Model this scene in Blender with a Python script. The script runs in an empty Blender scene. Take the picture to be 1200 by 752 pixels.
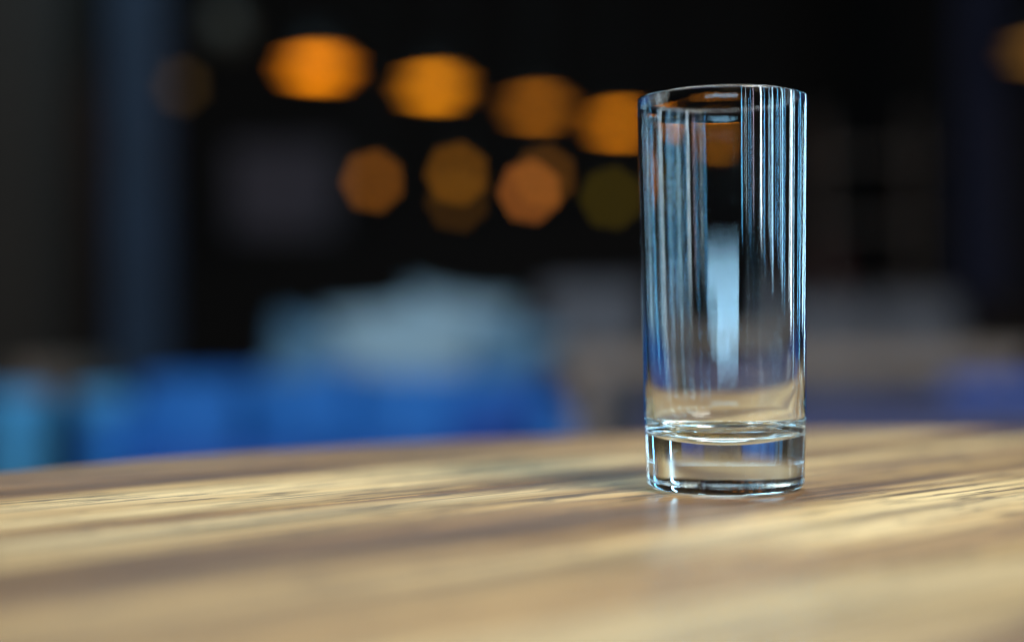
import bpy, bmesh, math, random
from mathutils import Vector, noise

random.seed(7)
sc = bpy.context.scene
C = sc.collection
PI = math.pi
R = math.radians

# ------------------------------------------------------------------ camera
CAM_H = 0.061                      # lens height above the table top (z = 0)
cam_d = bpy.data.cameras.new('camera')
cam = bpy.data.objects.new('camera', cam_d)
C.objects.link(cam)
cam.location = (0, 0, CAM_H)
cam.rotation_euler = (R(90.1), R(0.5), 0)
cam_d.sensor_width = 36
cam_d.lens = 50
cam_d.clip_start = 0.01
cam_d.clip_end = 60
cam_d.dof.use_dof = True
cam_d.dof.focus_distance = 0.505
cam_d.dof.aperture_fstop = 1.95
cam_d.dof.aperture_blades = 7
cam_d.dof.aperture_rotation = R(3)
sc.camera = cam

# ------------------------------------------------------------------ world: a dim indoor ambient
w = bpy.data.worlds.new('World')
sc.world = w
w.use_nodes = True
w.node_tree.nodes['Background'].inputs[0].default_value = (0.55, 0.75, 1.0, 1)
w.node_tree.nodes['Background'].inputs[1].default_value = 0.006

# ------------------------------------------------------------------ daylight through the window panes, and added fill lights
def area_light(name, loc, target, sx, sy, col, rad, spread=180):
    d = bpy.data.lights.new(name, 'AREA')
    d.shape = 'RECTANGLE'
    d.size = sx
    d.size_y = sy
    d.color = col
    d.energy = rad * PI * sx * sy       # rad = radiance of the pane (emitter power = pi * L * A)
    d.spread = R(spread)
    o = bpy.data.objects.new(name, d)
    C.objects.link(o)
    o.location = loc
    v = Vector(target) - Vector(loc)
    o.rotation_euler = v.to_track_quat('-Z', 'Y').to_euler()
    return o

GX, GY = 0.0777, 0.522               # where the glass stands
SKY = (0.42, 0.76, 1.0)
WHT = (0.72, 0.90, 1.0)
BLU = (0.16, 0.58, 1.0)
PNK = (0.95, 0.80, 1.0)
PANES = [  # angle round the glass from the camera's side to the right, distance, width, bottom, top, colour, radiance
    (26.0, 4.6, 0.08, 0.24, 2.5, BLU, 16),
    (31.5, 4.6, 0.07, 0.34, 2.5, WHT, 10),
    (38.0, 4.6, 0.05, 0.20, 2.5, BLU, 15),
    (42.0, 4.3, 0.04, 0.30, 2.5, PNK, 15),
    (53.0, 3.6, 0.12, 0.22, 2.5, WHT, 37),
    (58.0, 3.4, 0.04, 0.14, 2.5, BLU, 22),
    (65.5, 3.0, 0.04, 0.18, 2.5, SKY, 17),
    (70.5, 3.0, 0.09, 0.10, 2.5, SKY, 25),
    (79.0, 3.0, 0.04, 0.16, 2.5, BLU, 25),
    (87.0, 2.9, 0.07, 0.08, 2.5, SKY, 27),
    (91.5, 2.9, 0.04, 0.05, 2.5, BLU, 22),
    (105.0, 3.1, 0.12, 0.00, 2.5, WHT, 34),
    (111.0, 3.2, 0.06, -0.10, 2.5, SKY, 20),
    (128.0, 3.8, 0.05, -0.10, 2.5, BLU, 25),
    (150.0, 4.6, 0.09, -0.10, 2.5, SKY, 27),
]
tx, ty = -GX / math.hypot(GX, GY), -GY / math.hypot(GX, GY)
for a, dist, wd, z0, z1, col, rad in PANES:
    ca, sa = math.cos(R(a)), math.sin(R(a))
    dx = ca * tx + sa * -ty
    dy = ca * ty + sa * tx
    area_light('window_pane_light', (GX + dx * dist, GY + dy * dist, (z0 + z1) / 2),
         (GX, GY, (z0 + z1) / 2), wd, z1 - z0, col, rad)
# low bright opening behind the camera, a rail across it
area_light('doorway_light', (-0.55, -3.4, 0.025), (0.05, 0.5, 0.025), 3.1, 0.15, (0.38, 0.72, 1.0), 11)
area_light('doorway_light', (-0.15, -3.4, -0.145), (0.05, 0.5, -0.145), 2.0, 0.13, (0.38, 0.72, 1.0), 11)
# added fill light, high right behind the camera, to brighten the table
area_light('table_fill_light', (1.7, -1.1, 2.5), (0.15, 0.5, 0), 1.6, 1.1, (1.0, 0.95, 0.84), 31)
# added light above and beyond the glass, brightens its rim and inner ring
area_light('overhead_fill_light', (0.45, 2.7, 2.0), (0.08, 0.55, 0), 1.2, 0.6, (0.70, 0.90, 1.0), 13)
# added light overhead to brighten the far seats
area_light('overhead_fill_light', (-1.3, 4.6, 2.9), (-0.6, 4.4, -0.2), 2.4, 1.6, (0.45, 0.78, 1.0), 4.0)

# ------------------------------------------------------------------ exposure and sampling
sc.view_settings.view_transform = 'Standard'
sc.view_settings.look = 'None'
sc.view_settings.exposure = 0
sc.view_settings.gamma = 1
sc.render.engine = 'CYCLES'
cy = sc.cycles
cy.use_adaptive_sampling = False
cy.use_denoising = True
try:
    cy.denoiser = 'OPENIMAGEDENOISE'
    cy.denoising_input_passes = 'RGB_ALBEDO_NORMAL'
    cy.denoising_prefilter = 'ACCURATE'
except Exception:
    pass
cy.max_bounces = 24
cy.transmission_bounces = 24
cy.glossy_bounces = 16
cy.diffuse_bounces = 3
cy.caustics_refractive = True
cy.caustics_reflective = True
cy.blur_glossy = 0.2
cy.sample_clamp_indirect = 12
cy.sample_clamp_direct = 0

# ------------------------------------------------------------------ helpers
def tag(o, label=None, cat=None, group=None, kind=None):
    if label: o['label'] = label
    if cat: o['category'] = cat
    if group: o['group'] = group
    if kind: o['kind'] = kind
    return o

def thing(name, loc=(0, 0, 0), rz=0, label=None, cat=None, group=None):
    o = bpy.data.objects.new(name, None)
    o.empty_display_size = 0.05
    C.objects.link(o)
    o.location = loc
    o.rotation_euler = (0, 0, rz)
    return tag(o, label, cat, group)

def obj(name, bm, mat, parent=None, smooth=False, bevel=0, seg=2):
    me = bpy.data.meshes.new(name)
    bmesh.ops.recalc_face_normals(bm, faces=bm.faces)
    bm.to_mesh(me)
    bm.free()
    me.materials.append(mat)
    if smooth:
        for p in me.polygons: p.use_smooth = True
    o = bpy.data.objects.new(name, me)
    C.objects.link(o)
    if parent: o.parent = parent
    if bevel:
        m = o.modifiers.new('bevel', 'BEVEL')
        m.width = bevel
        m.segments = seg
        m.limit_method = 'ANGLE'
        m.angle_limit = R(40)
    return o

def box(bm, x0, x1, y0, y1, z0, z1):
    v = [bm.verts.new(p) for p in ((x0, y0, z0), (x1, y0, z0), (x1, y1, z0), (x0, y1, z0),
                                   (x0, y0, z1), (x1, y0, z1), (x1, y1, z1), (x0, y1, z1))]
    for f in ((0, 3, 2, 1), (4, 5, 6, 7), (0, 1, 5, 4), (1, 2, 6, 5), (2, 3, 7, 6), (3, 0, 4, 7)):
        bm.faces.new([v[i] for i in f])

def bx(*a):
    bm = bmesh.new()
    box(bm, *a)
    return bm

def lathe(prof, n=48, closed=False):
    """revolve (r, z) points about Z"""
    bm = bmesh.new()
    rings = []
    for r, z in prof:
        if r < 1e-7:
            rings.append([bm.verts.new((0, 0, z))])
        else:
            rings.append([bm.verts.new((r * math.cos(2 * PI * i / n), r * math.sin(2 * PI * i / n), z)) for i in range(n)])
    for a, b in zip(rings, rings[1:] + ([rings[0]] if closed else [])):
        for i in range(n):
            j = (i + 1) % n
            if len(a) == 1 and len(b) == 1: continue
            if len(a) == 1: bm.faces.new((a[0], b[i], b[j]))
            elif len(b) == 1: bm.faces.new((a[i], a[j], b[0]))
            else: bm.faces.new((a[i], a[j], b[j], b[i]))
    return bm

def copy_tree(o, parent=None):
    c = o.copy()
    C.objects.link(c)
    if parent: c.parent = parent
    for ch in list(o.children): copy_tree(ch, c)
    return c

# ------------------------------------------------------------------ materials
def mat(name, col, rough=0.6, metal=0, spec=0.5, coat=0, var=0.0, scale=8, bump=0.0):
    m = bpy.data.materials.new(name)
    m.use_nodes = True
    nt = m.node_tree
    b = nt.nodes['Principled BSDF']
    b.inputs['Base Color'].default_value = (*col, 1)
    b.inputs['Roughness'].default_value = rough
    b.inputs['Metallic'].default_value = metal
    b.inputs['Specular IOR Level'].default_value = spec
    b.inputs['Coat Weight'].default_value = coat
    if var or bump:
        tc = nt.nodes.new('ShaderNodeTexCoord')
        n = nt.nodes.new('ShaderNodeTexNoise')
        n.inputs['Scale'].default_value = scale
        n.inputs['Detail'].default_value = 6
        nt.links.new(tc.outputs['Object'], n.inputs['Vector'])
        if var:
            mx = nt.nodes.new('ShaderNodeMix')
            mx.data_type = 'RGBA'
            mx.inputs[6].default_value = (*[c * (1 - var) for c in col], 1)
            mx.inputs[7].default_value = (*[min(1, c * (1 + var)) for c in col], 1)
            nt.links.new(n.outputs['Fac'], mx.inputs[0])
            nt.links.new(mx.outputs[2], b.inputs['Base Color'])
        if bump:
            bp = nt.nodes.new('ShaderNodeBump')
            bp.inputs['Strength'].default_value = bump
            bp.inputs['Distance'].default_value = 0.002
            nt.links.new(n.outputs['Fac'], bp.inputs['Height'])
            nt.links.new(bp.outputs['Normal'], b.inputs['Normal'])
    return m

def emit(name, col, s):
    m = bpy.data.materials.new(name)
    m.use_nodes = True
    nt = m.node_tree
    nt.nodes.clear()
    e = nt.nodes.new('ShaderNodeEmission')
    e.inputs[0].default_value = (*col, 1)
    e.inputs[1].default_value = s
    o = nt.nodes.new('ShaderNodeOutputMaterial')
    nt.links.new(e.outputs[0], o.inputs[0])
    return m

def glass_mat():
    m = bpy.data.materials.new('clear_glass')
    m.use_nodes = True
    nt = m.node_tree
    nt.nodes.clear()
    o = nt.nodes.new('ShaderNodeOutputMaterial')
    g = nt.nodes.new('ShaderNodeBsdfGlass')
    g.inputs['Color'].default_value = (0.985, 0.995, 0.995, 1)
    g.inputs['Roughness'].default_value = 0.0
    g.inputs['IOR'].default_value = 1.52
    tc = nt.nodes.new('ShaderNodeTexCoord')
    n = nt.nodes.new('ShaderNodeTexNoise')
    n.inputs['Scale'].default_value = 70
    n.inputs['Detail'].default_value = 5
    nt.links.new(tc.outputs['Object'], n.inputs['Vector'])
    mr = nt.nodes.new('ShaderNodeMapRange')
    mr.inputs['From Min'].default_value = 0.52
    mr.inputs['From Max'].default_value = 0.75
    mr.inputs['To Min'].default_value = 0.0
    mr.inputs['To Max'].default_value = 0.012
    nt.links.new(n.outputs['Fac'], mr.inputs['Value'])
    nt.links.new(mr.outputs[0], g.inputs['Roughness'])
    ab = nt.nodes.new('ShaderNodeVolumeAbsorption')
    ab.inputs['Color'].default_value = (0.80, 0.93, 0.97, 1)
    ab.inputs['Density'].default_value = 6.0
    nt.links.new(g.outputs[0], o.inputs['Surface'])
    nt.links.new(ab.outputs[0], o.inputs['Volume'])
    return m

HEART_SHADE_OFF = 0.0
def wood_mat():
    m = bpy.data.materials.new('weathered_oiled_wood')
    m.use_nodes = True
    nt = m.node_tree
    N, L = nt.nodes, nt.links
    b = N['Principled BSDF']
    tc = N.new('ShaderNodeTexCoord')
    oi = N.new('ShaderNodeObjectInfo')
    off = N.new('ShaderNodeVectorMath'); off.operation = 'SCALE'
    off.inputs[0].default_value = (3.1, 1.7, 2.3)
    L.new(oi.outputs['Random'], off.inputs['Scale'])
    add = N.new('ShaderNodeVectorMath'); add.operation = 'ADD'
    L.new(tc.outputs['Object'], add.inputs[0]); L.new(off.outputs[0], add.inputs[1])

    def mapped(sx, sy, sz=1):
        mp = N.new('ShaderNodeMapping')
        mp.inputs['Scale'].default_value = (sx, sy, sz)
        L.new(add.outputs[0], mp.inputs['Vector'])
        return mp
    def noise_n(vec, scale, detail=4, rough=0.55, dist=0.0):
        n = N.new('ShaderNodeTexNoise')
        n.inputs['Scale'].default_value = scale
        n.inputs['Detail'].default_value = detail
        n.inputs['Roughness'].default_value = rough
        n.inputs['Distortion'].default_value = dist
        L.new(vec.outputs[0], n.inputs['Vector'])
        return n
    def ramp(src, stops):
        r = N.new('ShaderNodeValToRGB')
        e = r.color_ramp.elements
        while len(e) < len(stops): e.new(0.5)
        for el, (p, c) in zip(e, stops):
            el.position = p
            el.color = (*c, 1) if len(c) == 3 else c
        L.new(src, r.inputs[0])
        return r
    def mix(a, bb, fac, mode='MIX'):
        x = N.new('ShaderNodeMix'); x.data_type = 'RGBA'; x.blend_type = mode
        for s, i in ((a, 6), (bb, 7)):
            if hasattr(s, 'links') or hasattr(s, 'is_linked'): L.new(s, x.inputs[i])
            else: x.inputs[i].default_value = (*s, 1)
        if isinstance(fac, float): x.inputs[0].default_value = fac
        else: L.new(fac, x.inputs[0])
        return x.outputs[2]

    # broad figure: long bands along the board, plus fixed darker heartwood streaks; the darkest also paints the glass's shadow
    fig = noise_n(mapped(1.6, 15), 1.0, 5, 0.55, 0.9)
    sp = N.new('ShaderNodeSeparateXYZ'); L.new(tc.outputs['Object'], sp.inputs[0])
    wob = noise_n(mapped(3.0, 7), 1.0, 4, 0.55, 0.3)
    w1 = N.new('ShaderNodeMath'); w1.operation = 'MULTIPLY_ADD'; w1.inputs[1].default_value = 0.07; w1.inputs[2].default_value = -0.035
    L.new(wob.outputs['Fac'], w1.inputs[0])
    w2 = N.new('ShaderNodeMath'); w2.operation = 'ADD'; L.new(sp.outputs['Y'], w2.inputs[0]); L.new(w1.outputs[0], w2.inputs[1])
    w3 = N.new('ShaderNodeMath'); w3.operation = 'MULTIPLY_ADD'; w3.inputs[1].default_value = 1 / 0.8; w3.inputs[2].default_value = (0.1158 + HEART_SHADE_OFF) / 0.8
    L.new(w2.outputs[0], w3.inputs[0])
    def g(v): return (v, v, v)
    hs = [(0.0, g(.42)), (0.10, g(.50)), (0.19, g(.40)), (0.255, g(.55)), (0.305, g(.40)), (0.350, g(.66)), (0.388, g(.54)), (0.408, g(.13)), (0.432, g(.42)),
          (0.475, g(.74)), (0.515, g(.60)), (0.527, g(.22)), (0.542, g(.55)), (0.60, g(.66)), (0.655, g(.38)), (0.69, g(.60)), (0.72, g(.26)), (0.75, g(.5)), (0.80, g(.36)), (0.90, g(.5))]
    heart_shade = ramp(w3.outputs[0], hs)
    f1 = N.new('ShaderNodeMath'); f1.operation = 'MULTIPLY_ADD'; f1.inputs[1].default_value = 1.8; f1.inputs[2].default_value = -0.88
    L.new(fig.outputs['Fac'], f1.inputs[0])
    f2 = N.new('ShaderNodeMath'); f2.operation = 'ADD'; L.new(f1.outputs[0], f2.inputs[0]); L.new(heart_shade.outputs[0], f2.inputs[1])
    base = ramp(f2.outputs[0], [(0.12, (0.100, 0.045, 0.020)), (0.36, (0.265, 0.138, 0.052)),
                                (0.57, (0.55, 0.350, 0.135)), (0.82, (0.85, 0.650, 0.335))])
    # growth rings: bands warped into long cathedrals
    warp = noise_n(mapped(2.2, 9), 1.0, 3, 0.5, 0.4)
    sep = N.new('ShaderNodeSeparateXYZ'); L.new(add.outputs[0], sep.inputs[0])
    ma = N.new('ShaderNodeMath'); ma.operation = 'MULTIPLY'; ma.inputs[1].default_value = 0.055
    L.new(warp.outputs['Fac'], ma.inputs[0])
    mb = N.new('ShaderNodeMath'); mb.operation = 'ADD'
    L.new(sep.outputs['Y'], mb.inputs[0]); L.new(ma.outputs[0], mb.inputs[1])
    mc = N.new('ShaderNodeMath'); mc.operation = 'MULTIPLY'; mc.inputs[1].default_value = 2 * PI / 0.0085
    L.new(mb.outputs[0], mc.inputs[0])
    ms = N.new('ShaderNodeMath'); ms.operation = 'SINE'; L.new(mc.outputs[0], ms.inputs[0])
    rings = ramp(ms.outputs[0], [(0.35, (0, 0, 0)), (0.72, (0.35, 0.35, 0.35)), (0.97, (1, 1, 1))])
    ringmask = noise_n(mapped(3, 16), 1.0, 3)
    rm = ramp(ringmask.outputs['Fac'], [(0.38, (0.1, 0.1, 0.1)), (0.62, (0.75, 0.75, 0.75))])
    rmul = N.new('ShaderNodeMath'); rmul.operation = 'MULTIPLY'
    L.new(rings.outputs[0], rmul.inputs[0]); L.new(rm.outputs[0], rmul.inputs[1])
    c1 = mix(base.outputs[0], (0.17, 0.098, 0.052), rmul.outputs[0])
    # pores: short dark dashes along the grain
    pore = noise_n(mapped(5, 170, 60), 1.0, 2, 0.6)
    pr = ramp(pore.outputs['Fac'], [(0.54, (0, 0, 0)), (0.62, (0.75, 0.75, 0.75))])
    c2 = mix(c1, (0.07, 0.036, 0.020), pr.outputs[0])
    pore2 = noise_n(mapped(40, 330, 60), 1.0, 2, 0.6)
    pr2 = ramp(pore2.outputs['Fac'], [(0.57, (0, 0, 0)), (0.65, (0.78, 0.78, 0.78))])
    c2 = mix(c2, (0.05, 0.026, 0.015), pr2.outputs[0])
    # fibres: faint light and dark lines
    fib = noise_n(mapped(3, 115, 30), 1.0, 3, 0.6)
    fr = ramp(fib.outputs['Fac'], [(0.32, (0.55, 0.52, 0.50)), (0.68, (1.22, 1.21, 1.18))])
    c3 = mix(c2, fr.outputs[0], 0.8, 'MULTIPLY')
    # board-to-board tone
    tone = ramp(oi.outputs['Random'], [(0.0, (0.82, 0.80, 0.78)), (1.0, (1.12, 1.08, 1.02))])
    c4 = mix(c3, tone.outputs[0], 1.0, 'MULTIPLY')
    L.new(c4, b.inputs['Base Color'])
    # sheen: worn oil, uneven
    rn = noise_n(mapped(5, 40), 1.0, 4)
    rr = ramp(rn.outputs['Fac'], [(0.3, (0.32, 0.32, 0.32)), (0.7, (0.48, 0.48, 0.48))])
    L.new(rr.outputs[0], b.inputs['Roughness'])
    b.inputs['Specular IOR Level'].default_value = 0.38
    # relief
    hm = N.new('ShaderNodeMath'); hm.operation = 'ADD'
    L.new(pr.outputs[0], hm.inputs[0]); L.new(rmul.outputs[0], hm.inputs[1])
    bp = N.new('ShaderNodeBump'); bp.invert = True
    bp.inputs['Strength'].default_value = 0.35
    bp.inputs['Distance'].default_value = 0.00025
    L.new(hm.outputs[0], bp.inputs['Height'])
    L.new(bp.outputs['Normal'], b.inputs['Normal'])
    return m

M = dict(
    glass=glass_mat(), wood=wood_mat(),
    wall=mat('dark_plaster', (0.011, 0.0075, 0.006), 0.9, var=0.4, scale=2),
    floor=mat('dark_floor', (0.03, 0.027, 0.025), 0.5, var=0.3, scale=3),
    black=mat('black_metal', (0.012, 0.011, 0.010), 0.45, metal=0.3),
    iron=mat('cast_iron', (0.03, 0.03, 0.03), 0.5, metal=0.6),
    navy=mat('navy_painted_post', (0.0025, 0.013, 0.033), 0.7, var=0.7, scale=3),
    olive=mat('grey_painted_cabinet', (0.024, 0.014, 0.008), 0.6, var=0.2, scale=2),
    blue=mat('blue_upholstery', (0.004, 0.055, 0.30), 0.8, var=0.2, scale=30, bump=0.2),
    sky=mat('light_blue_upholstery', (0.005, 0.115, 0.40), 0.8, var=0.15, scale=30, bump=0.2),
    stool=mat('powder_blue_upholstery', (0.06, 0.32, 0.62), 0.8, var=0.15, scale=30, bump=0.2),
    pale=mat('pale_grey_upholstery', (0.31, 0.41, 0.48), 0.8, var=0.12, scale=20, bump=0.2),
    navycloth=mat('deep_blue_cushion_fabric', (0.006, 0.03, 0.16), 0.8, var=0.2, scale=20),
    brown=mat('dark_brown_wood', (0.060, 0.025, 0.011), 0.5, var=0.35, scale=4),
    ash=mat('ash_blue_upholstery', (0.10, 0.20, 0.30), 0.8, var=0.15, scale=20, bump=0.2),
    teal=mat('teal_cushion_fabric', (0.06, 0.26, 0.42), 0.8, var=0.15, scale=20, bump=0.2),
    mauve=mat('grey_brown_wood', (0.25, 0.175, 0.135), 0.6, var=0.2, scale=6),
    violet=mat('violet_blue_upholstery', (0.045, 0.045, 0.11), 0.8, var=0.2, scale=20),
    grey=mat('grey_upholstery', (0.16, 0.15, 0.17), 0.8, var=0.2, scale=20),
    board=mat('lilac_grey_board', (0.16, 0.13, 0.16), 0.8, var=0.3, scale=4),
    curtain=mat('indigo_curtain', (0.018, 0.018, 0.045), 0.9, var=0.2, scale=10),
)

# ------------------------------------------------------------------ setting
FL = -0.75
o = obj('floor', bx(-6, 6, -1.0, 12.0, FL - 0.05, FL), M['floor']); tag(o, 'dark floor of the room behind the table', kind='structure')
o = obj('back_wall', bx(-6, 6, 11.5, 11.6, FL, 3.2), M['wall']); tag(o, 'dark back wall far behind the glass', kind='structure')

# ------------------------------------------------------------------ the table: boards clipped to a round top
TC, TR, TT, GR = (0.1817, 0.2889), 0.5052, 0.028, 38
table = thing('cafe_table', (TC[0], TC[1], FL), R(GR),
              'round brown wooden plank table the empty glass stands on', 'table')
n_c = -math.sin(R(GR)) * TC[0] + math.cos(R(GR)) * TC[1]     # joint positions are distances across the grain
joints = [-0.60 + n_c, 0.025 - 0.2, -0.085, 0.020, 0.122, 0.222, 0.321, 0.423, 0.520, 0.563 + 0.02, 0.70 + n_c]
ys = sorted(max(-TR, min(TR, j - n_c)) for j in joints)
ys = [-TR] + [y for y in ys if -TR + 0.03 < y < TR - 0.03] + [TR]
G = 0.0004
for k, (a, b_) in enumerate(zip(ys, ys[1:])):
    a2, b2 = a + G, b_ - G
    n = 14
    yy = [a2 + (b2 - a2) * i / n for i in range(n + 1)]
    pts = [(math.sqrt(max(0, TR * TR - y * y)), y) for y in yy] + \
          [(-math.sqrt(max(0, TR * TR - y * y)), y) for y in reversed(yy)]
    clean = []
    for p in pts:
        if not clean or math.dist(p, clean[-1]) > 1e-5: clean.append(p)
    if math.dist(clean[0], clean[-1]) < 1e-5: clean.pop()
    bm = bmesh.new()
    dz = random.uniform(-0.00004, 0.0)
    top = [bm.verts.new((x, y, 0.75 + dz)) for x, y in clean]
    bot = [bm.verts.new((x, y, 0.75 - TT)) for x, y in clean]
    bm.faces.new(top)
    bm.faces.new(list(reversed(bot)))
    for i in range(len(clean)):
        j = (i + 1) % len(clean)
        bm.faces.new((top[i], bot[i], bot[j], top[j]))
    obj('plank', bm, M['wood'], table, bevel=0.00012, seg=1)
obj('underframe_light_block', lathe([(0, 0.75 - TT - 0.001), (TR * 0.8, 0.75 - TT - 0.001), (TR * 0.8, 0.75 - TT - 0.03), (0, 0.75 - TT - 0.03)], 48), M['iron'], table)  # unseen support disc, added to block light under the board gaps
obj('pedestal', lathe([(0, 0.69), (0.16, 0.69), (0.06, 0.64), (0.04, 0.60), (0.04, 0.12), (0.06, 0.06), (0.24, 0.03), (0.26, 0.0), (0, 0.0)], 32), M['iron'], table, smooth=True)

# ------------------------------------------------------------------ the glass
def build_glass():
    H, RB = 0.1425, 0.0287
    def ro(z):                       # the heavy base flares more than the wall above it
        k = 0.5 * (1 + math.tanh((z - 0.021) / 0.009))
        lo = RB - 0.0002 + 0.047 * (z - 0.003)
        hi = 0.0293 + 0.0148 * (z - 0.0205)
        return lo * (1 - k) + hi * k
    prof = []            # (r, z, inner?)
    # underside: shallow push-up, then the rounded heel
    for t in range(9):
        u = t / 8
        prof.append((0.0255 * u, 0.0016 * (1 - u * u) ** 1.2 + 0.0, 0))
    rc = 0.0030
    for t in range(1, 11):
        a = -PI / 2 + (PI / 2) * t / 10
        prof.append((RB - rc + rc * math.cos(a) + (0 if t < 10 else 0.00002), rc + rc * math.sin(a), 0))
    for t in range(1, 29):
        z = rc + (H - 0.0008 - rc) * t / 28
        prof.append((ro(z), z, 0))
    tw = 0.0015
    # rounded lip
    for t in range(1, 8):
        a = PI * t / 8
        prof.append((ro(H) - tw / 2 + tw / 2 * math.cos(a), H - 0.0008 + 0.0008 * math.sin(a), 0))
    # inside wall going down: thickens towards the heavy base
    def ti(z):
        return tw + 0.0007 * (1 - z / H) + 0.0024 * math.exp(-(z - 0.021) / 0.0125)
    zb = 0.0270
    zs = [H - 0.0008 - (H - 0.0008 - zb) * (t / 34) ** 0.9 for t in range(35)]
    for z in zs: prof.append((ro(z) - ti(z), z, 1))
    # inner heel fillet to a dished floor
    r0 = ro(zb) - ti(zb)
    zf, dish, fl = 0.0166, 0.0027, 0.0075
    for t in range(1, 21):
        a = (PI / 2) * t / 20
        prof.append((r0 - fl * (1 - math.cos(a)), zb - (zb - zf - dish) * math.sin(a), 1))
    re = r0 - fl
    for t in range(1, 14):
        u = 1 - t / 13
        prof.append((re * u, zf + dish * u * u, 1))
    n = 640
    bm = bmesh.new()
    rings = []
    for r, z, inn in prof:
        if r < 1e-6:
            rings.append([bm.verts.new((0, 0, z))])
            continue
        row = []
        for i in range(n):
            th = 2 * PI * i / n
            cx, cy_ = math.cos(th), math.sin(th)
            d = 0
            if inn and z > 0.02:     # drawn-glass striae: the wall is not perfectly even
                k = min(1, (z - 0.02) / 0.03)
                d = k * (0.000060 * noise.noise((cx * 2.4, cy_ * 2.4, z * 6)) +
                         0.000018 * noise.noise((cx * 7 + 9, cy_ * 7, z * 7)) +
                         0.0000040 * noise.noise((cx * 19 + 3, cy_ * 19, z * 7)) +
                         0.0000008 * noise.noise((cx * 48 + 3, cy_ * 48, z * 3)))
            elif not inn and 0.004 < z < H - 0.002:
                d = 0.000030 * noise.noise((cx * 2 + 5, cy_ * 2, z * 7)) + 0.000006 * noise.noise((cx * 8 + 5, cy_ * 8, z * 4))
            elif inn:
                d = 0.00003 * noise.noise((cx * r * 300, cy_ * r * 300, 4))
            row.append(bm.verts.new(((r + d) * cx, (r + d) * cy_, z)))
        rings.append(row)
    for a, b in zip(rings, rings[1:]):
        for i in range(n):
            j = (i + 1) % n
            if len(a) == 1: bm.faces.new((a[0], b[i], b[j]))
            elif len(b) == 1: bm.faces.new((a[i], a[j], b[0]))
            else: bm.faces.new((a[i], a[j], b[j], b[i]))
    return bm
g = obj('drinking_glass', build_glass(), M['glass'], smooth=True)
g.location = (GX, GY, 0.0003)
g.rotation_euler = (0, 0, R(20))
tag(g, 'tall empty clear straight glass with thick heavy base standing on the wooden table', 'glass')

# ------------------------------------------------------------------ background things (all real, all out of focus)
F = 50 / 36 * 1200
def W(px, py, Y):                     # where in the room a spot seen at depth Y stands
    return Vector(((px - 600) / F * Y, Y, CAM_H - (py - 376) / F * Y))

# row of pendant lamps receding to the right
def make_pendant(warm, hot):
    t = thing('pendant_lamp')
    obj('shade', lathe([(0.02, 0.20), (0.06, 0.195), (0.106, 0.15), (0.140, 0.08), (0.163, 0.0), (0.160, 0.0),
                        (0.137, 0.078), (0.103, 0.147), (0.06, 0.19), (0.02, 0.195)], 40, True), M['black'], t, smooth=True)
    obj('diffuser', lathe([(0, 0.008), (0.155, 0.008), (0.155, 0.014), (0, 0.018)], 40), warm, t)
    obj('bulb', lathe([(0, -0.004), (0.06, -0.003), (0.10, 0.002), (0.105, 0.007), (0, 0.0075)], 28), hot, t, smooth=True)
    obj('cord', lathe([(0.004, 0.19), (0.004, 1.2)], 8), M['black'], t)
    return t
lamp_spots = [
    (375, 73, 7.0, (1.0, 0.255, 0.004), 4.0, 'leftmost and brightest glowing orange pendant lamp of the blurred row'),
    (512, 97, 7.6, (1.0, 0.29, 0.006), 3.7, 'second glowing amber pendant lamp from the left in the blurred row'),
    (632, 122, 8.4, (1.0, 0.28, 0.012), 1.9, 'dimmest brownish orange pendant lamp, third from the left in the row'),
    (727, 142, 9.0, (1.0, 0.27, 0.006), 3.9, 'amber pendant lamp glowing just left of the glass rim'),
    (838, 165, 9.7, (1.0, 0.30, 0.02), 2.0, 'orange pendant lamp seen only through the upper glass'),
    (1224, 62, 7.2, (1.0, 0.42, 0.08), 0.55, 'faint orange pendant lamp cut off by the right edge, apart from the row'),
]
for px, py, Y, col, s, lab in lamp_spots:
    t = make_pendant(emit('lamp_glow', col, s * 0.70), emit('bulb_core', (1.0, col[1] * 1.12, col[2]), s * 1.45))
    t.location = W(px, py, Y) - Vector((0, 0, 0.012))
    tag(t, lab, 'lamp', 'pendant lamps hanging in the dark background')

# small globe bulbs below the lamps
def make_bulb(warm):
    t = thing('globe_bulb')
    r = 0.034
    obj('bulb', lathe([(0 if i in (0, 12) else r * math.sin(PI * i / 12), -r * math.cos(PI * i / 12)) for i in range(13)], 20), warm, t, smooth=True)
    obj('socket', lathe([(0, r - 0.004), (0.014, r - 0.002), (0.014, r + 0.05), (0.003, r + 0.06), (0, r + 0.06)], 16), M['black'], t)
    obj('cord', lathe([(0.003, r + 0.06), (0.003, 1.6)], 8), M['black'], t)
    return t
bulb_spots = [
    (438, 208, 6.2, (1.0, 0.32, 0.03), 1.6, 'leftmost amber bulb disc below the pendant row'),
    (537, 200, 6.2, (1.0, 0.36, 0.02), 1.3, 'amber bulb disc second from the left below the pendant row'),
    (537, 232, 6.6, (1.0, 0.40, 0.04), 0.45, 'very dim brown bulb disc just below the second bulb'),
    (622, 222, 6.2, (1.0, 0.30, 0.05), 2.5, 'brightest orange bulb disc, below the dimmest pendant lamp'),
    (640, 204, 6.6, (1.0, 0.36, 0.04), 0.9, 'dim orange bulb disc overlapping the brightest one from above'),
    (718, 230, 6.4, (0.75, 0.50, 0.02), 0.55, 'olive yellow bulb disc beside the left wall of the glass'),
    (215, 95, 6.2, (1.0, 0.55, 0.15), 0.2, 'very faint brownish bulb disc left of the pendant row'),
]
for px, py, Y, col, s, lab in bulb_spots:
    t = make_bulb(emit('bulb_glow', col, s))
    t.location = W(px, py, Y)
    tag(t, lab, 'bulb', 'small bulbs hanging below the pendant lamps')

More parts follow.
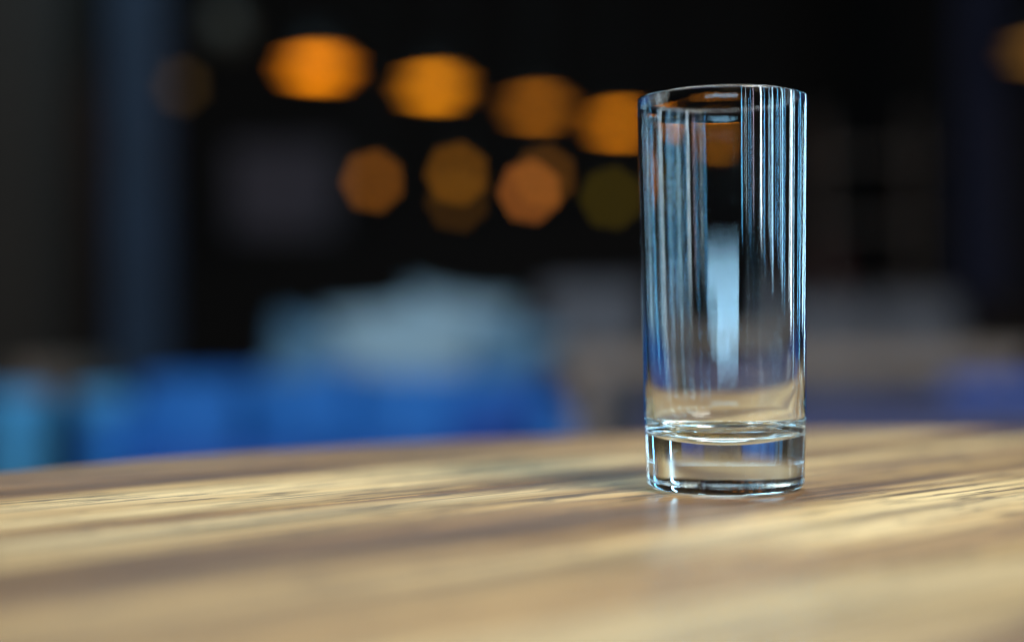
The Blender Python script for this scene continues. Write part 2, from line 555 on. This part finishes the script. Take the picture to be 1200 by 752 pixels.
# unlit frosted globe above the left end of the row
t = thing('globe_lamp', W(268, 30, 6.0), 0, 'unlit frosted globe lamp, a faint grey brown blur at upper left', 'lamp')
obj('globe', lathe([(0 if i in (0, 16) else 0.09 * math.sin(PI * i / 16), -0.09 * math.cos(PI * i / 16)) for i in range(17)], 28), mat('frosted_globe', (0.045, 0.032, 0.018), 0.6), t, smooth=True)
obj('cap', lathe([(0, 0.085), (0.03, 0.087), (0.03, 0.12), (0, 0.12)], 16), M['black'], t)
obj('cord', lathe([(0.004, 0.12), (0.004, 1.2)], 8), M['black'], t)

# post and cabinet on the left
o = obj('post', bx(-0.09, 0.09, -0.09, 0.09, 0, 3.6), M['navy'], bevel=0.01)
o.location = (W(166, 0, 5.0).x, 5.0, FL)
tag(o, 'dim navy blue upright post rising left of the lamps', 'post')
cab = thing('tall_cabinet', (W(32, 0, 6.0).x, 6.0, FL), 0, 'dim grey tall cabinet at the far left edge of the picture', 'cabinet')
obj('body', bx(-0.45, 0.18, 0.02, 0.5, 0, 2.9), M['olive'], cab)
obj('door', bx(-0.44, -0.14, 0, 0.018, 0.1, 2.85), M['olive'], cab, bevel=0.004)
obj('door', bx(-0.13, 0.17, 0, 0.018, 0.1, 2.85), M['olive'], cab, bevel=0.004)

# framed board on the back wall
p = W(330, 215, 11.3)
t = thing('wall_board', (p.x, 11.49, p.z), 0, 'dim lilac grey board on the dark wall below the leftmost lamp', 'board')
obj('panel', bx(-0.42, 0.42, -0.03, 0, -0.35, 0.35), M['board'], t)
bm = bmesh.new()
for a in ((-0.46, 0.46, -0.05, 0, 0.35, 0.39), (-0.46, 0.46, -0.05, 0, -0.39, -0.35), (-0.46, -0.42, -0.05, 0, -0.35, 0.35), (0.42, 0.46, -0.05, 0, -0.35, 0.35)): box(bm, *a)
obj('frame', bm, M['black'], t)

# curtain on the right
bm = bmesh.new()
nn = 40
fr = [(-0.14 + 0.28 * i / nn, 0.03 * math.sin(i * 1.3)) for i in range(nn + 1)]
a = [bm.verts.new((x, y, 0)) for x, y in fr] + [bm.verts.new((x, y + 0.012, 0)) for x, y in reversed(fr)]
b = [bm.verts.new((v.co.x, v.co.y, 2.6)) for v in a]
for i in range(len(a)):
    j = (i + 1) % len(a)
    bm.faces.new((a[i], a[j], b[j], b[i]))
o = obj('curtain', bm, M['curtain'], smooth=True)
o.location = (W(1155, 0, 7.6).x, 7.6, FL + 0.9)
tag(o, 'dim indigo curtain strip at the upper right', 'curtain')

# soft furniture
def armchair(name, wd, dp, seat_h, back_h, arm_h, m_main, m_cush, label, cat, loc, rz=0, arms=True, seats=1, m_seat=None):
    t = thing(name, loc, rz, label, cat)
    hw = wd / 2
    obj('seat_base', bx(-hw + 0.02, hw - 0.02, -dp / 2, dp / 2 - 0.1, 0.12, seat_h - 0.12), m_main, t, bevel=0.02, seg=3)
    iw = wd - (0.24 if arms else 0.02)
    for i in range(seats):
        x0 = -iw / 2 + iw * i / seats
        obj('seat_cushion', bx(x0 + 0.004, x0 + iw / seats - 0.004, -dp / 2 - 0.01, dp / 2 - 0.15, seat_h - 0.118, seat_h + 0.02), m_seat or m_cush, t, bevel=0.045, seg=4)
        obj('back_cushion', bx(x0 + 0.006, x0 + iw / seats - 0.006, dp / 2 - 0.26, dp / 2 - 0.122, seat_h + 0.022, back_h - 0.04), m_cush, t, bevel=0.05, seg=4)
    obj('backrest', bx(-hw, hw, dp / 2 - 0.12, dp / 2, 0.12, back_h), m_main, t, bevel=0.045, seg=4)
    if arms:
        for s in (-1, 1):
            x0, x1 = sorted((s * hw, s * (hw - 0.115)))
            obj('armrest', bx(x0, x1, -dp / 2, dp / 2 - 0.122, 0.12, arm_h), m_main, t, bevel=0.04, seg=4)
    for sx in (-1, 1):
        for sy in (-1, 1):
            obj('leg', bx(sx * (hw - 0.08) - 0.02, sx * (hw - 0.08) + 0.02, sy * (dp / 2 - 0.08) - 0.02, sy * (dp / 2 - 0.08) + 0.02, 0, 0.119), M['black'], t)
    return t

sofa = armchair('sofa', 1.30, 0.8, 0.44, 0.655, 0.58, M['sky'], M['sky'],
         'long blue upholstered sofa blurred just above the table edge', 'sofa', (W(400, 0, 4.1).x, 4.1, FL), 0, seats=2, m_seat=M['blue'])

def pillow(parent, loc, rot, w_, h_, d_, m):
    bm = bmesh.new()
    nu, nv = 14, 14
    g_ = {}
    for side in (1, -1):
        for i in range(nu + 1):
            for k in range(nv + 1):
                u, v = -1 + 2 * i / nu, -1 + 2 * k / nv
                edge = i in (0, nu) or k in (0, nv)
                if edge and side == -1:
                    g_[side, i, k] = g_[1, i, k]; continue
                b_ = (1 - u ** 4) * (1 - v ** 4)
                pin = 1 - 0.10 * (u * u + v * v - 2 * u * u * v * v)
                g_[side, i, k] = bm.verts.new((u * w_ / 2 * pin, side * d_ / 2 * b_ ** 0.6, v * h_ / 2 * pin))
    for side in (1, -1):
        for i in range(nu):
            for k in range(nv):
                bm.faces.new((g_[side, i, k], g_[side, i + 1, k], g_[side, i + 1, k + 1], g_[side, i, k + 1]))
    o = obj('throw_cushion', bm, m, parent, smooth=True)
    o.location = loc
    o.rotation_euler = rot
    return o

ps = armchair('sofa', 1.05, 0.8, 0.46, 0.80, 0.66, M['ash'], M['ash'],
         'pale grey blue sofa heaped with cushions behind the long blue one', 'sofa', (W(478, 0, 5.3).x, 5.3, FL), R(4), seats=2)
pillow(ps, (-0.34, -0.02, 0.64), (R(-14), R(12), 0), 0.38, 0.38, 0.16, M['ash'])
pillow(ps, (-0.08, -0.08, 0.69), (R(-18), R(-8), 0), 0.44, 0.42, 0.17, M['pale'])
pillow(ps, (0.18, 0.00, 0.72), (R(-12), R(9), 0), 0.42, 0.42, 0.17, M['pale'])
pillow(ps, (0.38, -0.10, 0.64), (R(-18), R(8), 0), 0.36, 0.36, 0.15, M['ash'])
pillow(ps, (0.04, -0.22, 0.58), (R(-30), R(-20), 0), 0.36, 0.34, 0.14, M['pale'])
for c_, (x, z, m_) in enumerate([(-0.44, 0.52, 'sky'), (-0.12, 0.55, 'sky'), (0.18, 0.53, 'sky'), (0.46, 0.47, 'blue')]):
    pillow(sofa, (x, -0.02 - 0.03 * (c_ % 2), z), (R(-16), R((7, -9, 12, -12)[c_]), 0), 0.34, 0.26, 0.13, M[m_])
armchair('dining_chair', 0.48, 0.5, 0.46, 0.98, 0.6, M['grey'], M['grey'],
         'dim grey chair between the pale armchair and the glass', 'chair', (W(690, 0, 6.4).x, 6.4, FL), R(-10), arms=False)
armchair('dining_chair', 0.44, 0.5, 0.46, 0.90, 0.6, M['grey'], M['grey'],
         'dim grey chair directly right of the glass', 'chair', (W(975, 0, 6.2).x, 6.2, FL), R(5), arms=False)
armchair('dining_chair', 0.40, 0.5, 0.46, 0.92, 0.6, M['grey'], M['grey'],
         'dim grey chair halfway between the glass and the right edge', 'chair', (W(1080, 0, 6.6).x, 6.6, FL), R(-6), arms=False)
armchair('armchair', 0.75, 0.75, 0.42, 0.66, 0.58, M['blue'], M['blue'],
         'saturated blue armchair at the right edge of the picture', 'armchair', (W(1250, 0, 3.9).x, 3.9, FL), R(170))
armchair('bench', 1.10, 0.5, 0.42, 0.62, 0.6, M['violet'], M['violet'],
         'dull violet blue bench right of the glass under the grey table', 'bench', (W(985, 0, 3.7).x, 3.7, FL), R(180), arms=False, seats=2)

# dark brown shelf unit far right, and a slatted door panel beside it
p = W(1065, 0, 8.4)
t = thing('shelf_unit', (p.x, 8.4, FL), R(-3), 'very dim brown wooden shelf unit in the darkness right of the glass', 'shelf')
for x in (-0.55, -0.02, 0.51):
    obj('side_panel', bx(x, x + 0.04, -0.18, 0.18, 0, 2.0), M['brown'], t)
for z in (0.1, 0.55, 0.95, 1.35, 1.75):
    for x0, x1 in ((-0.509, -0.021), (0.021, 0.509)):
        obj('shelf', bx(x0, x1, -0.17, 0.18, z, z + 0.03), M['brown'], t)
bc_ = [((0.12, 0.02, 0.02), 'dark red'), ((0.10, 0.08, 0.05), 'brown'), ((0.20, 0.20, 0.20), 'grey'), ((0.03, 0.06, 0.05), 'dark green')]
for k, (x, sh, ci, h) in enumerate([(-0.45, 0.95, 0, 0.30), (-0.36, 0.55, 2, 0.28), (0.22, 0.55, 2, 0.30)]):
    col_, cn = bc_[ci]
    side = ('left' if x < 0 else 'right') + ' half'
    row = {0.55: 'lower', 0.95: 'upper'}[sh]
    o = obj('bottle', lathe([(0, 0), (0.038, 0), (0.04, 0.01), (0.04, h * 0.6), (0.015, h * 0.78), (0.015, h), (0, h)], 20),
            mat('bottle_' + cn.replace(' ', '_'), col_, 0.25), smooth=True)
    o.location = t.matrix_basis @ Vector((x, -0.02, sh + 0.031))
    tag(o, cn + ' bottle on the ' + row + ' shelf of the dim unit, ' + side + '', 'bottle', 'bottles on the dim shelf unit')

# grey-brown long table behind the glass
t = thing('long_table', (W(905, 0, 4.6).x, 4.6, FL), R(2), 'grey brown wooden long table behind the glass', 'table')
obj('table_top', bx(-0.72, 0.68, -0.4, 0.4, 0.655, 0.72), M['mauve'], t, bevel=0.006)
for sx in (-0.64, 0.60):
    for sy in (-0.34, 0.34):
        obj('leg', bx(sx - 0.03, sx + 0.03, sy - 0.03, sy + 0.03, 0, 0.654), M['mauve'], t)

# low wooden table at the far left and the two blue drum stools in front of it
t = thing('side_table', (W(90, 0, 5.8).x, 5.8, FL), 0, 'dim brown side table above the light blue stools at left', 'table')
obj('table_top', bx(-0.2, 0.2, -0.2, 0.2, 0.55, 0.66), M['mauve'], t, bevel=0.006)
obj('leg', lathe([(0.03, 0.549), (0.03, 0.03), (0.15, 0.02), (0.15, 0.0), (0, 0)], 20), M['black'], t)
def stool(px, py, Y, r, h, label):
    t = thing('drum_stool', (W(px, 0, Y).x, Y, FL), 0, label, 'stool', 'light blue drum stools at the left')
    obj('base', lathe([(0, 0.0), (r * 0.9, 0.0), (r * 0.96, 0.03), (r * 0.96, h - 0.09), (0, h - 0.09)], 32), M['stool'], t)
    obj('cushion', lathe([(0, h - 0.089), (r * 0.98, h - 0.089), (r, h - 0.06), (r, h - 0.025), (r * 0.95, h - 0.005), (r * 0.8, h), (0, h + 0.004)], 32), M['stool'], t, smooth=True)
stool(16, 455, 4.4, 0.11, 0.61, 'light blue drum stool cut off by the left edge')
stool(118, 455, 4.4, 0.09, 0.61, 'light blue drum stool between the left edge and the sofa')
